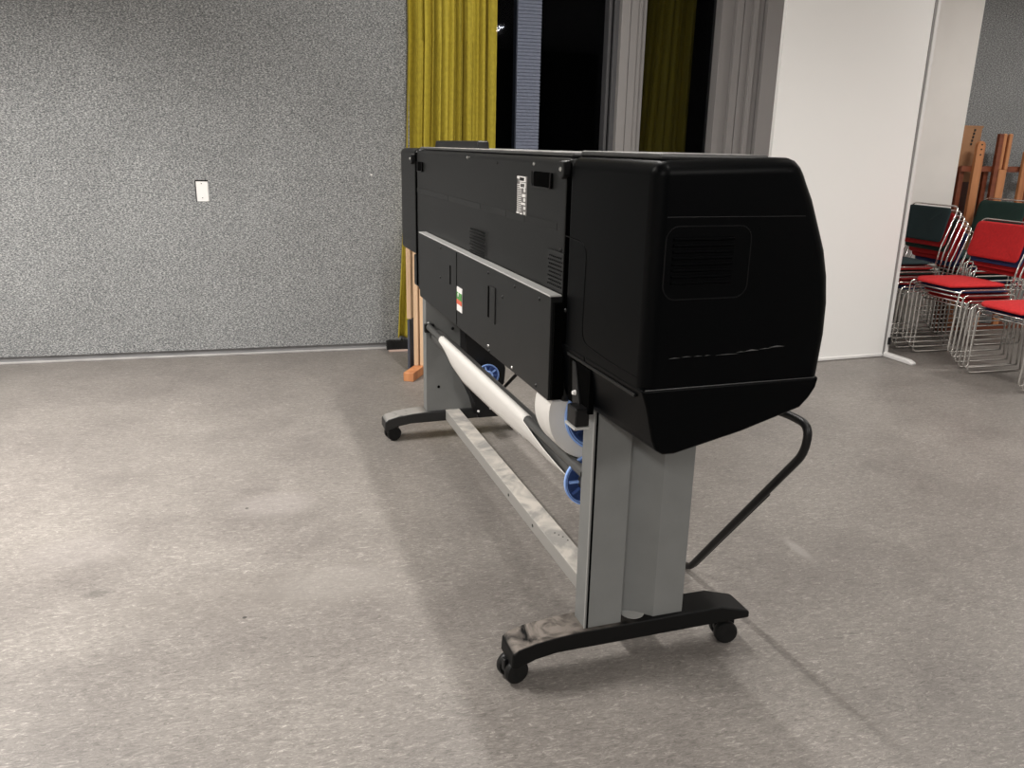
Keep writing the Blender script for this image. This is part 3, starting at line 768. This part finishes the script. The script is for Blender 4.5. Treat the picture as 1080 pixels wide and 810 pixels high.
bm = bmesh.new(); tube(bm, [P(2.15, .30, .345), P(2.095, .30, .345)], .02, 14); obj('spindle_stub', bm, M['rod'], PR, smooth=True)
bm = bmesh.new(); tube(bm, [P(.378, .050, .562), P(2.250, .050, .562)], .0145, 14); tb = obj('tension_bar', bm, M['rod'], PR, smooth=True)
bm = bmesh.new(); pbox(bm, 2.225, 2.25, .03, .075, .535, .575); obj('bar_bracket', bm, M['black'], tb, bevel=.003)
# bin arm: bent black tube on the front side
bm = bmesh.new(); arm = fillet([P(.80, .61, .0125), P(.725, .61, .0125), P(.222, .61, .620), P(.215, .61, .700), P(.32, .61, .703), P(.50, .58, .68), P(.72, .38, .76)], .07, 7)
tube(bm, arm, .0115, 12); ar = obj('bin_arm', bm, M['black'], PR, smooth=True)
bm = bmesh.new(); tube(bm, [P(.70, .619, .035), P(.36, .619, .443)], .005, 8); obj('bin_arm_wire', bm, M['black'], ar, smooth=True)
# far front diagonal brace seen under the body
bm = bmesh.new(); tube(bm, [P(2.24, .40, .205), P(1.60, .40, .61), P(1.45, .38, .75)], .008, 8); obj('front_brace', bm, M['black'], PR, smooth=True)

# paper roll on the upper spindle
PM = Matrix.Translation((BX, BY, 0)) @ Matrix.Rotation(PSI, 4, 'Z')
def to_world(o): o.matrix_world = PM; return o
bm = bmesh.new(); lathe(bm, [(.470, .020), (.470, .136), (.474, .138), (.575, .138), (.578, .136), (.578, .020)], 'x', P(0, *CU), 64)
o = obj('paper_roll', bm, M['paper'], None, smooth=True); to_world(o)
tag(o, 'white paper roll with blue flange under the printer body', 'paper roll')
# paper web draped over the tension bar down to the take-up spindle
N = 48; rows = []
low = [(1.965, .050, .541), (1.93, .050, .528), (1.82, .054, .490), (1.65, .060, .464), (1.45, .060, .469), (1.2, .060, .476), (.98, .060, .484), (.80, .060, .492), (.63, .060, .490), (.50, .064, .490)]
def samp(t):
    f = t*(len(low)-1); k = min(int(f), len(low)-2); a = Vector(low[k]); b_ = Vector(low[k+1]); return a.lerp(b_, f-k)
for j in range(13):
    w = j/12; row = []
    for i in range(N+1):
        t = i/N; topu = 1.965 + (.83-1.965)*t
        b_ = samp(t)
        if j < 5:        # over the bar
            a = R(-60 + 150*j/4); rr = .0165
            row.append(P(topu, .050 - rr*math.sin(a), .562 + rr*math.cos(a)))
        else:
            q = (j-4)/8; T_ = Vector((topu, .050-.0165, .562))
            b_ = Vector(samp(t)); b_.z -= .012*math.sin(math.pi*t); p = T_.lerp(b_, q); p.y = p.y - .006*math.sin(math.pi*q)
            row.append(P(p.x, p.y, p.z))
    rows.append(row)
bm = grid(bmesh.new(), rows)
# under-turn: the sheet comes back up to the spindle behind
rows2 = []
for j in range(7):
    q = j/6; row = []
    for i in range(N+1):
        t = i/N; b_ = Vector(samp(t)); b_.z -= .012*math.sin(math.pi*t) + .0; b_.y += .001; tgt = Vector((b_.x, .095+.036, .51)); p = b_.lerp(tgt, q); p.z -= .01*math.sin(math.pi*q)
        row.append(P(p.x, p.y, p.z))
    rows2.append(row)
grid(bm, rows2); 
o = obj('paper_sheet', bm, M['paper'], None, smooth=True); to_world(o)
md = o.modifiers.new('thick', 'SOLIDIFY'); md.thickness = .0012
tag(o, 'white paper sheet draped over the tension bar of the printer stand', 'paper')

# ------------------------------------------------------------ lights
def lamp(u, v, L_, Wd, power, z=3.2, frame='p', spread=180, col=(1, .965, .92)):
    if frame == 'p': m = PM
    else: m = Matrix.Translation(O) @ Matrix.Rotation(TH, 4, 'Z')
    mm = m @ Matrix.Translation((u, -v, z))
    ld = bpy.data.lights.new('ceiling_tube', 'AREA'); ld.shape = 'RECTANGLE'; ld.size = L_; ld.size_y = Wd
    ld.energy = power; ld.color = col; ld.spread = R(spread)
    lo = bpy.data.objects.new('ceiling_tube', ld); C.objects.link(lo); lo.matrix_world = mm @ Matrix.Translation((0, 0, -.035))
    r_ = bpy.data.objects.new('ceiling_light', None); C.objects.link(r_); r_.matrix_world = mm
    tag(r_, 'unseen long white fluorescent ceiling light fitting', 'ceiling light', 'ceiling light fittings')
    bm = bmesh.new(); box(bm, (-L_/2-.03, -Wd/2-.03, 0), (L_/2+.03, Wd/2+.03, HC-z)); obj('housing', bm, M['alu_white'], r_)
    bm = bmesh.new(); box(bm, (-L_/2, -Wd/2, -.02), (L_/2, Wd/2, 0)); obj('diffuser', bm, M['lamp'], r_)
    return lo
lamp(-.9, .42, 1.2, .07, 14, spread=150)
lamp(1.9, .42, 1.5, .07, 68)
lamp(1.9, -2.3, 1.4, .35, 175, spread=128)
lamp(1.0, 2.6, 1.4, .35, 24, spread=110)
lamp(-4.2, -2.6, 1.4, .35, 230)
lamp(-4.0, 2.2, 1.4, .35, 150)  # unseen light added behind the camera to brighten far wall, column and chairs
lamp(4.9, 1.9, 1.2, .35, 38, frame='w', spread=150)  # fill light added to brighten the right rear, no fitting known there

# ------------------------------------------------------------ world and view
w = bpy.data.worlds.new('world'); bpy.context.scene.world = w; w.use_nodes = True
bg = w.node_tree.nodes['Background']; bg.inputs[0].default_value = (.02, .025, .04, 1); bg.inputs[1].default_value = .1
sc = bpy.context.scene
sc.view_settings.view_transform = 'Standard'; sc.view_settings.look = 'None'
sc.view_settings.gamma = 1; sc.view_settings.use_curve_mapping = False; sc.view_settings.exposure = 0
